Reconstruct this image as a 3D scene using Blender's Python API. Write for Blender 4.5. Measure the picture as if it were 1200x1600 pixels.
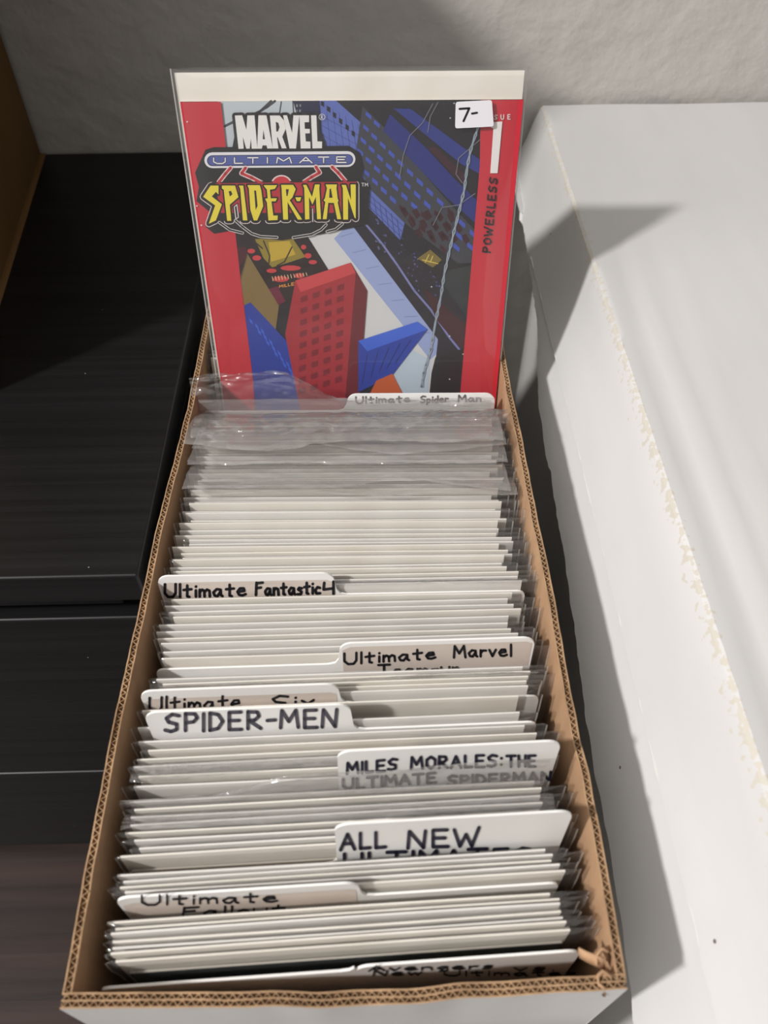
import bpy, bmesh, math, random
from mathutils import Vector, Matrix, noise

# ------------------------------------------------------------------ reset
for o in list(bpy.data.objects):
    bpy.data.objects.remove(o, do_unlink=True)
SC = bpy.context.scene
COL = SC.collection
random.seed(7)
EYE = 0.75                      # lens height above the wood floor

# ------------------------------------------------------------------ camera
F = 1280.0                      # focal length in pixels of a 1200 x 1600 frame
_fw = Vector((-48.0, 1535.0, F)).normalized()          # long axis of the box, in camera space
_x = Vector((math.cos(.006), math.sin(.006), 0))
_r = (_x - _fw * _x.dot(_fw)).normalized()
_u = _r.cross(_fw)
if _u.y < 0: _u = -_u
ROT = Matrix((_r, _fw, _u))                            # camera space (x right, y up, z ahead) -> room
cam_d = bpy.data.cameras.new('camera'); cam = bpy.data.objects.new('camera', cam_d); COL.objects.link(cam)
cam_d.sensor_fit = 'VERTICAL'; cam_d.sensor_height = 32.0; cam_d.sensor_width = 24.0
cam_d.lens = F / 1600.0 * 32.0
M = Matrix.Identity(4)
for i, v in enumerate((ROT @ Vector((1, 0, 0)), ROT @ Vector((0, 1, 0)), ROT @ Vector((0, 0, -1)))):
    for k in range(3): M[k][i] = v[k]
M.translation = (0, 0, EYE)
cam.matrix_world = M
cam_d.clip_start = .01
cam_d.dof.use_dof = True; cam_d.dof.focus_distance = .45; cam_d.dof.aperture_fstop = 9.0
SC.camera = cam

# ------------------------------------------------------------------ world, lamp, exposure
W = bpy.data.worlds.new('room_air'); SC.world = W; W.use_nodes = True
_n = W.node_tree.nodes; _l = W.node_tree.links
_tc = _n.new('ShaderNodeTexCoord'); _sp = _n.new('ShaderNodeVectorMath'); _sp.operation = 'DOT_PRODUCT'; _sp.inputs[1].default_value = Vector((-.72, -.12, .68)).normalized(); _cr = _n.new('ShaderNodeValToRGB')
_mr = _n.new('ShaderNodeMapRange'); _mr.inputs[1].default_value = -1; _mr.inputs[2].default_value = 1
_l.new(_tc.outputs['Generated'], _sp.inputs[0]); _l.new(_sp.outputs['Value'], _mr.inputs[0]); _l.new(_mr.outputs[0], _cr.inputs[0])
_cr.color_ramp.elements[0].position = .40; _cr.color_ramp.elements[0].color = (.10, .095, .09, 1)
_cr.color_ramp.elements[1].position = .95; _cr.color_ramp.elements[1].color = (1.0, .965, .94, 1)
_l.new(_cr.outputs[0], _n['Background'].inputs[0])
_n['Background'].inputs[1].default_value = .88      # bounce of the lit room, strongest from the lamp's side
LDIR = Vector((-1.0, -.62, 1.0)).normalized()
ld = bpy.data.lights.new('ceiling_lamp_light', 'AREA'); lo = bpy.data.objects.new('ceiling_lamp_light', ld); COL.objects.link(lo)
ld.shape = 'DISK'; ld.size = .15; ld.energy = 60; ld.color = (1.0, .975, .955)
lo.location = Vector((.08, .40, .45)) + LDIR * 2.5
lo.rotation_euler = (-LDIR).to_track_quat('-Z', 'Y').to_euler()
SC.view_settings.view_transform = 'Standard'
try: SC.view_settings.look = 'None'
except Exception: pass
SC.view_settings.gamma = 1.0
SC.view_settings.exposure = 0.0
SC.view_settings.use_curve_mapping = False

# ------------------------------------------------------------------ helpers
def lin(c):
    return tuple(((v / 255.0) / 12.92 if v / 255.0 <= .04045 else ((v / 255.0 + .055) / 1.055) ** 2.4) for v in c)

_mats = {}
def flat(rgb, rough=.6, spec=.3):
    key = (tuple(rgb), rough, spec)
    if key in _mats: return _mats[key]
    m = bpy.data.materials.new('ink_%d_%d_%d' % tuple(rgb)); m.use_nodes = True
    b = m.node_tree.nodes['Principled BSDF']
    b.inputs['Base Color'].default_value = (*lin(rgb), 1)
    b.inputs['Roughness'].default_value = rough
    b.inputs['Specular IOR Level'].default_value = spec
    _mats[key] = m
    return m

def noisy(name, ca, cb, scale=(20, 20, 20), rough=.7, bump=0.0, bscale=None, spec=.3, detail=6, lo=.35, hi=.65, dist=.002):
    m = bpy.data.materials.new(name); m.use_nodes = True
    nt = m.node_tree; N = nt.nodes; L = nt.links; b = N['Principled BSDF']
    tc = N.new('ShaderNodeTexCoord'); mp = N.new('ShaderNodeMapping'); mp.inputs['Scale'].default_value = scale
    nz = N.new('ShaderNodeTexNoise'); nz.inputs['Scale'].default_value = 1.0; nz.inputs['Detail'].default_value = detail
    cr = N.new('ShaderNodeValToRGB')
    cr.color_ramp.elements[0].position = lo; cr.color_ramp.elements[0].color = (*lin(ca), 1)
    cr.color_ramp.elements[1].position = hi; cr.color_ramp.elements[1].color = (*lin(cb), 1)
    L.new(tc.outputs['Object'], mp.inputs[0]); L.new(mp.outputs[0], nz.inputs['Vector'])
    L.new(nz.outputs['Fac'], cr.inputs[0]); L.new(cr.outputs[0], b.inputs['Base Color'])
    b.inputs['Roughness'].default_value = rough; b.inputs['Specular IOR Level'].default_value = spec
    if bump:
        n2 = N.new('ShaderNodeTexNoise'); n2.inputs['Scale'].default_value = 1.0; n2.inputs['Detail'].default_value = 4
        mp2 = N.new('ShaderNodeMapping'); mp2.inputs['Scale'].default_value = bscale or scale
        L.new(tc.outputs['Object'], mp2.inputs[0]); L.new(mp2.outputs[0], n2.inputs['Vector'])
        bp = N.new('ShaderNodeBump'); bp.inputs['Strength'].default_value = bump; bp.inputs['Distance'].default_value = dist
        L.new(n2.outputs['Fac'], bp.inputs['Height']); L.new(bp.outputs[0], b.inputs['Normal'])
    return m

def plastic(name, haze, rough=.06, tint=(235, 232, 228), refl=1.0, bump=0.0, bscale=60):
    """thin clear film: see-through, a little milky, shiny at a slant"""
    m = bpy.data.materials.new(name); m.use_nodes = True
    nt = m.node_tree; N = nt.nodes; L = nt.links
    N.remove(N['Principled BSDF']); out = N['Material Output']
    tr = N.new('ShaderNodeBsdfTransparent'); tr.inputs[0].default_value = (.97, .97, .97, 1)
    df = N.new('ShaderNodeBsdfDiffuse'); df.inputs[0].default_value = (*lin(tint), 1)
    tl = N.new('ShaderNodeBsdfTranslucent'); tl.inputs[0].default_value = (*lin(tint), 1)
    dm = N.new('ShaderNodeMixShader'); dm.inputs[0].default_value = .35
    L.new(df.outputs[0], dm.inputs[1]); L.new(tl.outputs[0], dm.inputs[2])
    mx = N.new('ShaderNodeMixShader'); mx.inputs[0].default_value = haze
    L.new(tr.outputs[0], mx.inputs[1]); L.new(dm.outputs[0], mx.inputs[2])
    gl = N.new('ShaderNodeBsdfGlossy'); gl.inputs['Roughness'].default_value = rough
    fr = N.new('ShaderNodeLayerWeight'); fr.inputs['Blend'].default_value = .5
    pw = N.new('ShaderNodeMath'); pw.operation = 'POWER'; pw.inputs[1].default_value = 4.5; L.new(fr.outputs['Facing'], pw.inputs[0])
    mu = N.new('ShaderNodeMath'); mu.operation = 'MULTIPLY_ADD'; mu.inputs[1].default_value = .6; mu.inputs[2].default_value = .035 * refl; mu.use_clamp = True
    L.new(pw.outputs[0], mu.inputs[0])
    m2 = N.new('ShaderNodeMixShader'); L.new(mu.outputs[0], m2.inputs[0]); L.new(mx.outputs[0], m2.inputs[1]); L.new(gl.outputs[0], m2.inputs[2])
    L.new(m2.outputs[0], out.inputs[0])
    if bump:
        tc = N.new('ShaderNodeTexCoord'); nz = N.new('ShaderNodeTexNoise'); nz.inputs['Scale'].default_value = bscale; nz.inputs['Detail'].default_value = 3
        bp = N.new('ShaderNodeBump'); bp.inputs['Strength'].default_value = bump; bp.inputs['Distance'].default_value = .004
        L.new(tc.outputs['Object'], nz.inputs['Vector']); L.new(nz.outputs['Fac'], bp.inputs['Height'])
        L.new(bp.outputs[0], gl.inputs['Normal']); L.new(bp.outputs[0], fr.inputs['Normal'])
    return m

class MB:
    """collects faces with material slots, links them as one mesh"""
    def __init__(s): s.v = []; s.f = []; s.mi = []; s.mats = []
    def slot(s, m):
        if m not in s.mats: s.mats.append(m)
        return s.mats.index(m)
    def face(s, pts, m):
        b = len(s.v); s.v += [tuple(p) for p in pts]; s.f.append(tuple(range(b, b + len(pts)))); s.mi.append(s.slot(m))
    def grid(s, rows, m, closed=False):
        b = len(s.v); nr = len(rows); nc = len(rows[0]); k = s.slot(m)
        for r in rows: s.v += [tuple(p) for p in r]
        for i in range(nr - 1):
            for j in range(nc - (0 if closed else 1)):
                j2 = (j + 1) % nc
                s.f.append((b + i * nc + j, b + i * nc + j2, b + (i + 1) * nc + j2, b + (i + 1) * nc + j)); s.mi.append(k)
    def box(s, lo, hi, m):
        x0, y0, z0 = lo; x1, y1, z1 = hi
        b = len(s.v)
        s.v += [(x0, y0, z0), (x1, y0, z0), (x1, y1, z0), (x0, y1, z0), (x0, y0, z1), (x1, y0, z1), (x1, y1, z1), (x0, y1, z1)]
        for q in ((0, 3, 2, 1), (4, 5, 6, 7), (0, 1, 5, 4), (1, 2, 6, 5), (2, 3, 7, 6), (3, 0, 4, 7)):
            s.f.append(tuple(b + i for i in q)); s.mi.append(s.slot(m))
    def prism(s, poly, y0, y1, m):
        """outline in x,z extruded from y0 (front) to y1"""
        b = len(s.v); n = len(poly); k = s.slot(m)
        s.v += [(x, y0, z) for x, z in poly] + [(x, y1, z) for x, z in poly]
        s.f.append(tuple(range(b, b + n))); s.mi.append(k)
        s.f.append(tuple(b + n + i for i in reversed(range(n)))); s.mi.append(k)
        for i in range(n):
            j = (i + 1) % n
            s.f.append((b + i, b + n + i, b + n + j, b + j)); s.mi.append(k)
    def mesh(s, name, smooth=False, merge=0.0):
        me = bpy.data.meshes.new(name); me.from_pydata(s.v, [], s.f)
        for m in s.mats: me.materials.append(m)
        for p, k in zip(me.polygons, s.mi): p.material_index = k; p.use_smooth = smooth
        if merge:
            bm = bmesh.new(); bm.from_mesh(me); bmesh.ops.remove_doubles(bm, verts=bm.verts, dist=merge); bm.to_mesh(me); bm.free()
        me.update()
        return me
    def build(s, name, parent=None, smooth=False, merge=0.0):
        return link(name, s.mesh(name, smooth, merge), parent)

def link(name, me, parent=None):
    o = bpy.data.objects.new(name, me); COL.objects.link(o)
    if parent: o.parent = parent
    return o
def empty(name, loc=(0, 0, 0), rot=(0, 0, 0)):
    o = bpy.data.objects.new(name, None); COL.objects.link(o); o.location = loc; o.rotation_euler = rot
    o.empty_display_size = .02
    return o
def tag(o, label=None, cat=None, group=None, kind=None):
    if label: o['label'] = label
    if cat: o['category'] = cat
    if group: o['group'] = group
    if kind: o['kind'] = kind
    return o
def bevel(o, w, seg=2):
    m = o.modifiers.new('bevel', 'BEVEL'); m.width = w; m.segments = seg; m.limit_method = 'ANGLE'
    return o
def interp(tab, y):
    if y <= tab[0][0]: return tab[0][1]
    for (a, va), (b, vb) in zip(tab, tab[1:]):
        if y <= b: return va + (vb - va) * (y - a) / (b - a)
    return tab[-1][1]
def nz(x, y=0, z=0): return noise.noise(Vector((x, y, z)))

def ray(px, py):
    return ROT @ Vector(((px - 600) / F, (800 - py) / F, 1.0))
def plane_map(mat):
    """where a line of sight meets the sheet (local x,z) of a thing standing at mat"""
    o = mat.translation; n = (mat.to_3x3() @ Vector((0, 1, 0))).normalized(); inv = mat.inverted(); e = Vector((0, 0, EYE))
    def fn(px, py):
        d = ray(px, py); p = inv @ (e + d * ((o - e).dot(n) / d.dot(n)))
        return p.x, p.z
    return fn

# ------------------------------------------------------------------ hand lettering: strokes on a 1 x 1 body
G = {
 'U': [[(0,1),(0,.3),(.2,0),(.5,0),(.65,.3),(.65,1)]], 'u': [[(0,.6),(0,.15),(.2,0),(.4,.05),(.5,.2)],[(.5,.6),(.5,0)]],
 'l': [[(.05,1),(.05,0)]], 't': [[(.22,.9),(.22,.05),(.35,0)],[(0,.55),(.48,.6)]], 'i': [[(.05,.5),(.05,0)],[(.05,.78),(.06,.8)]],
 'm': [[(0,.55),(0,0)],[(0,.35),(.15,.55),(.28,.45),(.3,0)],[(.3,.35),(.45,.55),(.6,.45),(.62,0)]],
 'a': [[(.45,.5),(.2,.55),(0,.3),(.08,.05),(.25,0),(.45,.4),(.45,.1),(.55,0)]],
 'e': [[(.02,.28),(.42,.35),(.38,.55),(.15,.55),(0,.3),(.1,.05),(.3,0),(.5,.1)]],
 'F': [[(.05,1),(0,0)],[(.05,.95),(.6,1)],[(.02,.55),(.45,.6)]], 'n': [[(0,.55),(0,0)],[(0,.35),(.18,.55),(.38,.45),(.42,0)]],
 's': [[(.38,.5),(.15,.55),(.05,.42),(.35,.22),(.28,.02),(0,.02)]], 'c': [[(.42,.48),(.2,.55),(0,.3),(.1,.03),(.42,.05)]],
 '4': [[(.05,1),(.02,.45),(.5,.45)],[(.5,1),(.5,0)]], 'M': [[(0,0),(.05,1),(.35,.35),(.65,1),(.75,0)]],
 'r': [[(0,.55),(0,0)],[(0,.3),(.15,.52),(.35,.5)]], 'v': [[(0,.55),(.2,0),(.42,.55)]], 'T': [[(0,1),(.7,1)],[(.35,1),(.35,0)]],
 '-': [[(.05,.45),(.4,.47)]], 'p': [[(0,.55),(0,-.3)],[(0,.4),(.25,.55),(.42,.3),(.25,.02),(0,.1)]], 'S': [[(.6,.9),(.3,1),(.05,.78),(.15,.55),(.5,.42),(.5,.12),(.25,0),(0,.1)]],
 'x': [[(0,.55),(.42,0)],[(.42,.55),(0,0)]], 'P': [[(.05,1),(.05,0)],[(.05,.98),(.45,.95),(.55,.72),(.4,.5),(.05,.45)]],
 'I': [[(.05,1),(.05,0)]], 'D': [[(.05,1),(.05,0)],[(.05,1),(.4,.9),(.6,.5),(.4,.1),(.05,0)]], 'E': [[(.55,1),(.05,1),(.05,0),(.58,0)],[(.05,.52),(.48,.52)]],
 'R': [[(.05,1),(.05,0)],[(.05,.98),(.45,.95),(.52,.72),(.35,.5),(.08,.48),(.6,0)]], 'N': [[(0,0),(.05,1),(.55,0),(.62,1)]],
 'L': [[(.05,1),(.05,0),(.5,.02)]], 'O': [[(.32,1),(.05,.75),(.05,.25),(.32,0),(.6,.25),(.6,.75),(.32,1)]],
 'A': [[(0,0),(.32,1),(.65,0)],[(.12,.38),(.52,.38)]], ':': [[(.08,.7),(.09,.72)],[(.08,.15),(.09,.17)]], 'H': [[(.05,1),(.05,0)],[(.58,1),(.58,0)],[(.05,.5),(.58,.5)]],
 'W': [[(0,1),(.2,0),(.42,.7),(.62,0),(.88,1.1)]], '7': [[(0,.95),(.62,1),(.25,0)]], 'w': [[(0,.55),(.15,0),(.3,.45),(.45,0),(.6,.55)]],
 'g': [[(.42,.5),(.2,.55),(.02,.3),(.2,.05),(.42,.4),(.42,-.25),(.1,-.3)]], 'f': [[(.42,.95),(.25,1),(.2,.8),(.2,0)],[(0,.55),(.4,.57)]],
 'o': [[(.22,.55),(.02,.35),(.08,.05),(.25,0),(.42,.2),(.4,.45),(.22,.55)]], '.': [[(.05,.03),(.06,.05)]], 'd': [[(.42,.5),(.2,.55),(0,.3),(.1,.02),(.3,.05),(.42,.3)],[(.43,1),(.43,0)]],
 'V': [[(0,1),(.3,0),(.6,1)]], 'G': [[(.6,.9),(.3,1),(.03,.6),(.1,.12),(.4,0),(.6,.2),(.6,.45),(.35,.45)]], '1': [[(.05,1),(.05,0)]], ' ': []}
def glyph_w(c):
    pts = [p[0] for s in G[c] for p in s]
    return (max(pts) if pts else .35)
def text_strokes(txt, x0, y0, x1, y1, h, gap=.22, jig=.03, up=None):
    """polylines in photo-frame units: baseline from (x0,y0) to (x1,y1), letters h tall"""
    tot = sum(glyph_w(c) for c in txt) + gap * (len(txt) - 1)
    dx, dy = (x1 - x0) / tot, (y1 - y0) / tot
    if up is None: up = (0.0, -1.0)
    out = []; a = 0.0
    for c in txt:
        j = random.uniform(-jig, jig)
        for s in G[c]:
            out.append([(x0 + (a + u) * dx + (v + j) * h * up[0], y0 + (a + u) * dy + (v + j) * h * up[1]) for u, v in s])
        a += glyph_w(c) + gap
    return out
def lay_strokes(mb, strokes, w, fn, y, mat, cap=8):
    """ribbons with round ends on a sheet"""
    for s in strokes:
        for (a, b) in zip(s, s[1:]):
            d = Vector((b[0] - a[0], b[1] - a[1]))
            if d.length < 1e-6: continue
            n = Vector((-d.y, d.x)).normalized() * w / 2
            q = [(a[0] - n.x, a[1] - n.y), (b[0] - n.x, b[1] - n.y), (b[0] + n.x, b[1] + n.y), (a[0] + n.x, a[1] + n.y)]
            mb.face([(X, y, Z) for X, Z in (fn(*p) for p in q)], mat)
        for p in s:
            ring = [(p[0] + w / 2 * math.cos(t * 2 * math.pi / cap), p[1] + w / 2 * math.sin(t * 2 * math.pi / cap)) for t in range(cap)]
            mb.face([(X, y, Z) for X, Z in (fn(*q) for q in ring)], mat)

# ------------------------------------------------------------------ materials
m_wall = noisy('wall_paint', (184, 180, 174), (190, 187, 181), (3, 3, 3), .75, .7, (34, 34, 34), dist=.005)
m_floor = noisy('dark_wood_floor', (30, 20, 17), (52, 36, 30), (2.5, 60, 2.5), .45, .15, (4, 90, 4))
m_board = noisy('white_board', (226, 222, 217), (232, 229, 224), (30, 30, 30), .6)
m_cream = noisy('cream_board', (228, 222, 211), (236, 231, 222), (30, 30, 30), .6)
m_paper = flat((205, 198, 188), .7)
m_kraft = noisy('kraft_cardboard', (170, 135, 104), (187, 151, 118), (60, 60, 25), .8, .25, (150, 150, 60), dist=.001)
m_flute = noisy('fluted_kraft', (150, 121, 92), (180, 148, 114), (90, 90, 90), .85)
m_white = noisy('white_card', (206, 204, 201), (214, 212, 209), (9, 5, 9), .62, .25, (14, 5, 14), dist=.004)
m_bag = plastic('clear_bag', .05, .08, refl=1.3)
m_seam = plastic('bag_seam', .45, .10, refl=1.6)
m_flap = plastic('milky_flap', .33, .10, tint=(204, 200, 196), refl=2.4, bump=.22, bscale=85)
m_flap2 = plastic('crinkled_flap', .11, .06, tint=(205, 202, 198), refl=3.6, bump=.8, bscale=55)
m_div = flat((236, 235, 232), .35, .4)
m_strip = noisy('label_paper', (203, 191, 181), (210, 198, 188), (40, 40, 40), .75)
m_ink = flat((34, 33, 38), .5)
m_grey_ink = flat((78, 76, 86), .5)
m_pale_ink = flat((120, 116, 114), .5)
m_navy_ink = flat((42, 40, 58), .5)
m_carton = noisy('brown_carton', (98, 70, 36), (112, 82, 44), (6, 6, 6), .8)

def black_wood():
    m = noisy('black_stained_wood', (12, 11, 12), (22, 21, 22), (3, 160, 160), .42, .25, (4, 260, 260), dist=.0006, spec=.35)
    nt = m.node_tree; N = nt.nodes; L = nt.links; b = N['Principled BSDF']
    vo = N.new('ShaderNodeTexVoronoi'); vo.inputs['Scale'].default_value = 60; vo.feature = 'DISTANCE_TO_EDGE'
    vo.feature = 'F1'
    tc = N.new('ShaderNodeTexCoord'); L.new(tc.outputs['Object'], vo.inputs['Vector'])
    lt = N.new('ShaderNodeMath'); lt.operation = 'LESS_THAN'; lt.inputs[1].default_value = .022
    L.new(vo.outputs['Distance'], lt.inputs[0])
    old = b.inputs['Base Color'].links[0].from_socket
    mx = N.new('ShaderNodeMix'); mx.data_type = 'RGBA'
    L.new(lt.outputs[0], mx.inputs['Factor']); L.new(old, mx.inputs['A']); mx.inputs['B'].default_value = (.25, .24, .23, 1)
    L.new(mx.outputs['Result'], b.inputs['Base Color'])
    return m
m_black = black_wood()

# ------------------------------------------------------------------ the setting
YW = .683
b = MB(); b.box((-1.6, YW, 0), (1.6, YW + .1, 2.4), m_wall)
tag(b.build('wall_back'), kind='structure')
b = MB(); b.box((-1.6, -.9, -.05), (1.6, YW, 0), m_floor)
tag(b.build('floor'), kind='structure')

# ------------------------------------------------------------------ black chest of drawers on the left
DT = EYE - .335; DX = -.119; DY = .241
ch = tag(empty('chest_of_drawers', (-.36, .46, 0)), 'black stained wood chest of drawers left of the open comic box', 'drawers')
def chest_part(name, lo, hi, bw=.0012):
    q = MB(); off = Vector((-.36, .46, 0))
    q.box(Vector(lo) - off, Vector(hi) - off, m_black)
    return bevel(q.build(name, ch), bw)
chest_part('top_panel', (-.60, DY, DT - .022), (DX, YW - .004, DT))
chest_part('rail', (-.582, DY + .010, DT - .040), (DX - .018, DY + .026, DT - .022))
chest_part('drawer', (-.582, DY + .002, EYE - .579), (DX - .001, DY + .020, EYE - .3765))
chest_part('drawer', (-.582, DY + .002, .012), (DX - .001, DY + .020, EYE - .582))
chest_part('side_panel', (-.60, DY + .022, 0), (-.582, YW - .004, DT - .022))
chest_part('side_panel', (DX - .018, DY + .022, 0), (DX, YW - .004, DT - .022))
chest_part('back_panel', (-.582, YW - .012, .0), (DX - .018, YW - .004, DT - .022))

# ------------------------------------------------------------------ tall brown carton standing on the chest
ct = tag(empty('cardboard_carton', (-.36, .52, DT)), 'tall brown cardboard carton on the chest against the wall', 'box')
q = MB()
pts = [(-.2335, .368), (-.262, YW - .006), (-.56, YW - .006), (-.56, .368)]
pts = [(x + .36 - .010, y - .52) for x, y in pts]
H = .415
q.face([(x, y, H) for x, y in pts][::-1][::-1], m_carton); q.face([(x, y, 0) for x, y in pts], m_carton)
for i in range(4):
    a, c = pts[i], pts[(i + 1) % 4]
    q.face([(*a, 0), (*c, 0), (*c, H), (*a, H)], m_carton)
bevel(q.build('carton_body', ct, merge=1e-5), .003)
q = MB(); q.box((-.18, -.02, H), (.09, .02, H + .0006), m_carton); q.build('top_tape', ct)

# ------------------------------------------------------------------ white lidded carton on the right
RX, RZ = .143, EYE - .30
wc = tag(empty('lidded_box', (.33, .33, 0)), 'large white cardboard box with a flared creased lid, right of the open box', 'box')
OFF = Vector((.33, .33, 0))
DL = [(-.03, .106, -.407), (.053, .106, -.407), (.071, .107, -.404), (.125, .108, -.399), (.173, .108, -.399), (.225, .110, -.395), (.288, .112, -.389),
      (.330, .1125, -.3875), (.352, .113, -.384), (.362, .1125, -.387), (.415, .114, -.382), (.449, .117, -.374), (.475, .120, -.366), (.527, .122, -.361), (.593, .1235, -.355), (.605, .126, -.349), (.676, .128, -.345)]
def m_lid_make():
    m = noisy('worn_white_lid', (198, 197, 196), (208, 207, 206), (10, 3, 10), .6, .35, (18, 4, 18), dist=.003)
    nt = m.node_tree; N = nt.nodes; L = nt.links; bs = N['Principled BSDF']
    tc = N.new('ShaderNodeTexCoord'); sep = N.new('ShaderNodeSeparateXYZ'); L.new(tc.outputs['Object'], sep.inputs[0])
    d = N.new('ShaderNodeMath'); d.operation = 'SUBTRACT'; d.inputs[1].default_value = RX - .33 + .0006; L.new(sep.outputs['X'], d.inputs[0])
    ab = N.new('ShaderNodeMath'); ab.operation = 'ABSOLUTE'; L.new(d.outputs[0], ab.inputs[0])
    n = N.new('ShaderNodeTexNoise'); n.inputs['Scale'].default_value = 260; n.inputs['Detail'].default_value = 5; L.new(tc.outputs['Object'], n.inputs['Vector'])
    ml = N.new('ShaderNodeMath'); ml.operation = 'MULTIPLY_ADD'; ml.inputs[1].default_value = .0150; ml.inputs[2].default_value = -.0066; L.new(n.outputs['Fac'], ml.inputs[0])
    lt = N.new('ShaderNodeMath'); lt.operation = 'LESS_THAN'; L.new(ab.outputs[0], lt.inputs[0]); L.new(ml.outputs[0], lt.inputs[1])
    old = bs.inputs['Base Color'].links[0].from_socket
    mx = N.new('ShaderNodeMix'); mx.data_type = 'RGBA'; L.new(lt.outputs[0], mx.inputs['Factor']); L.new(old, mx.inputs['A'])
    mx.inputs['B'].default_value = (*lin((197, 192, 181)), 1)
    L.new(mx.outputs['Result'], bs.inputs['Base Color'])
    # specks of dirt
    vo = N.new('ShaderNodeTexVoronoi'); vo.inputs['Scale'].default_value = 26; L.new(tc.outputs['Object'], vo.inputs['Vector'])
    l2 = N.new('ShaderNodeMath'); l2.operation = 'LESS_THAN'; l2.inputs[1].default_value = .022; L.new(vo.outputs['Distance'], l2.inputs[0])
    m3 = N.new('ShaderNodeMix'); m3.data_type = 'RGBA'; L.new(l2.outputs[0], m3.inputs['Factor']); L.new(mx.outputs['Result'], m3.inputs['A'])
    m3.inputs['B'].default_value = (*lin((110, 100, 95)), 1)
    L.new(m3.outputs['Result'], bs.inputs['Base Color'])
    return m
m_lid = m_lid_make()
q = MB(); rows = []
ny = 150
for i in range(ny + 1):
    y = -.03 + (.676 + .03) * i / ny
    xd, zd = interp([(a, x) for a, x, z in DL], y), interp([(a, z) for a, x, z in DL], y)
    row = []
    jag = .0007 * nz(y * 190, 3) + .0006 * nz(y * 60, 9)
    row.append((xd + jag, y, EYE + zd + jag))
    xb = .1245
    for t in (.5,): row.append((xb + (xd - xb) * (1 - t) + .0012 * nz(y * 9, 5), y, EYE - .353 + (zd + .353) * (1 - t)))
    row.append((xb + .0012 + .0005 * nz(y * 40, 2), y, EYE - .3560)); row.append((xb - .0016 + .0006 * nz(y * 70, 6), y, EYE - .3540 + .0006 * nz(y * 90, 7)))
    for t in (.25, .5, .75): row.append((xb + (RX - xb) * t + .0010 * nz(y * 7, t * 5), y, EYE - .353 + .053 * t))
    e = .0005 * nz(y * 120, 1)
    row.append((RX - .0012 + e, y, RZ - .0035)); row.append((RX + e, y, RZ - .0012)); row.append((RX + .002 + e, y, RZ))
    nx = 46
    for j in range(1, nx + 1):
        x = RX + .002 + (.52 - RX) * (j / nx) ** 1.25
        c1 = interp([(-.05, .1645), (.20, .166), (.36, .164), (.44, .168), (.68, .178)], y)
        ridge = .0009 * math.exp(-((x - c1 - .003) / .0036) ** 2) - .0016 * math.exp(-((x - c1 + .006) / .006) ** 2)
        c2 = c1 + .022 + .02 * max(0, y - .2)
        ridge += .0008 * math.exp(-((x - c2) / .004) ** 2)
        fade = min(1, max(0, (.58 - y) / .3))
        row.append((x, y, RZ + ridge * fade + .0018 * nz(x * 9, y * 6, 4) * min(1, (x - RX) / .03)))
    row.append((.524, y, RZ - .09))
    rows.append([Vector(p) - OFF for p in row])
q.grid(rows, m_lid)
lid = q.build('lid', wc, smooth=True)
sd = lid.modifiers.new('thickness', 'SOLIDIFY'); sd.thickness = .003; sd.offset = -1
es = lid.modifiers.new('edges', 'EDGE_SPLIT'); es.split_angle = math.radians(31)
q = MB(); r0 = []; r1 = []; r2 = []
for i in range(260):
    y = .01 + .62 * i / 259; j_ = .5 + .5 * nz(y * 130, 17) + .8 * max(0, nz(y * 31, 5)); 
    r0.append(Vector((.1262, y, EYE - .3530)) - OFF); r1.append(Vector((.1237 - .0011 * j_, y, EYE - .3536)) - OFF); r2.append(Vector((.1240 - .0009 * j_, y, EYE - .3541)) - OFF)
q.grid([r0, r1, r2], flat((206, 204, 199), .8)); tag(q.build('peeling_seam', wc), 'torn white paper edge')
q = MB()
q.box(Vector((.158, -.022, 0)) - OFF, Vector((.51, .668, RZ - .010)) - OFF, m_white)
q.build('box_body', wc)
for x0, x1 in ((.176, .203), (.262, .288)):
    q = MB(); q.box(Vector((x0, .6765, RZ - .012)) - OFF, Vector((x1, .6805, RZ - .0035)) - OFF, m_white)
    q.build('lid_tuck_tab', wc)

# ------------------------------------------------------------------ plain closed box under the open one
lb = tag(empty('storage_box', (-.013, .26, 0)), 'low white cardboard box underneath the open comic box', 'box')
q = MB(); q.box((-.095, -.20, 0), (.095, .20, .10), m_white); bevel(q.build('box_body', lb), .002)
q = MB(); q.box((-.098, -.205, .10), (.098, .205, .1345), m_white); bevel(q.build('lid', lb), .002)

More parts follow.
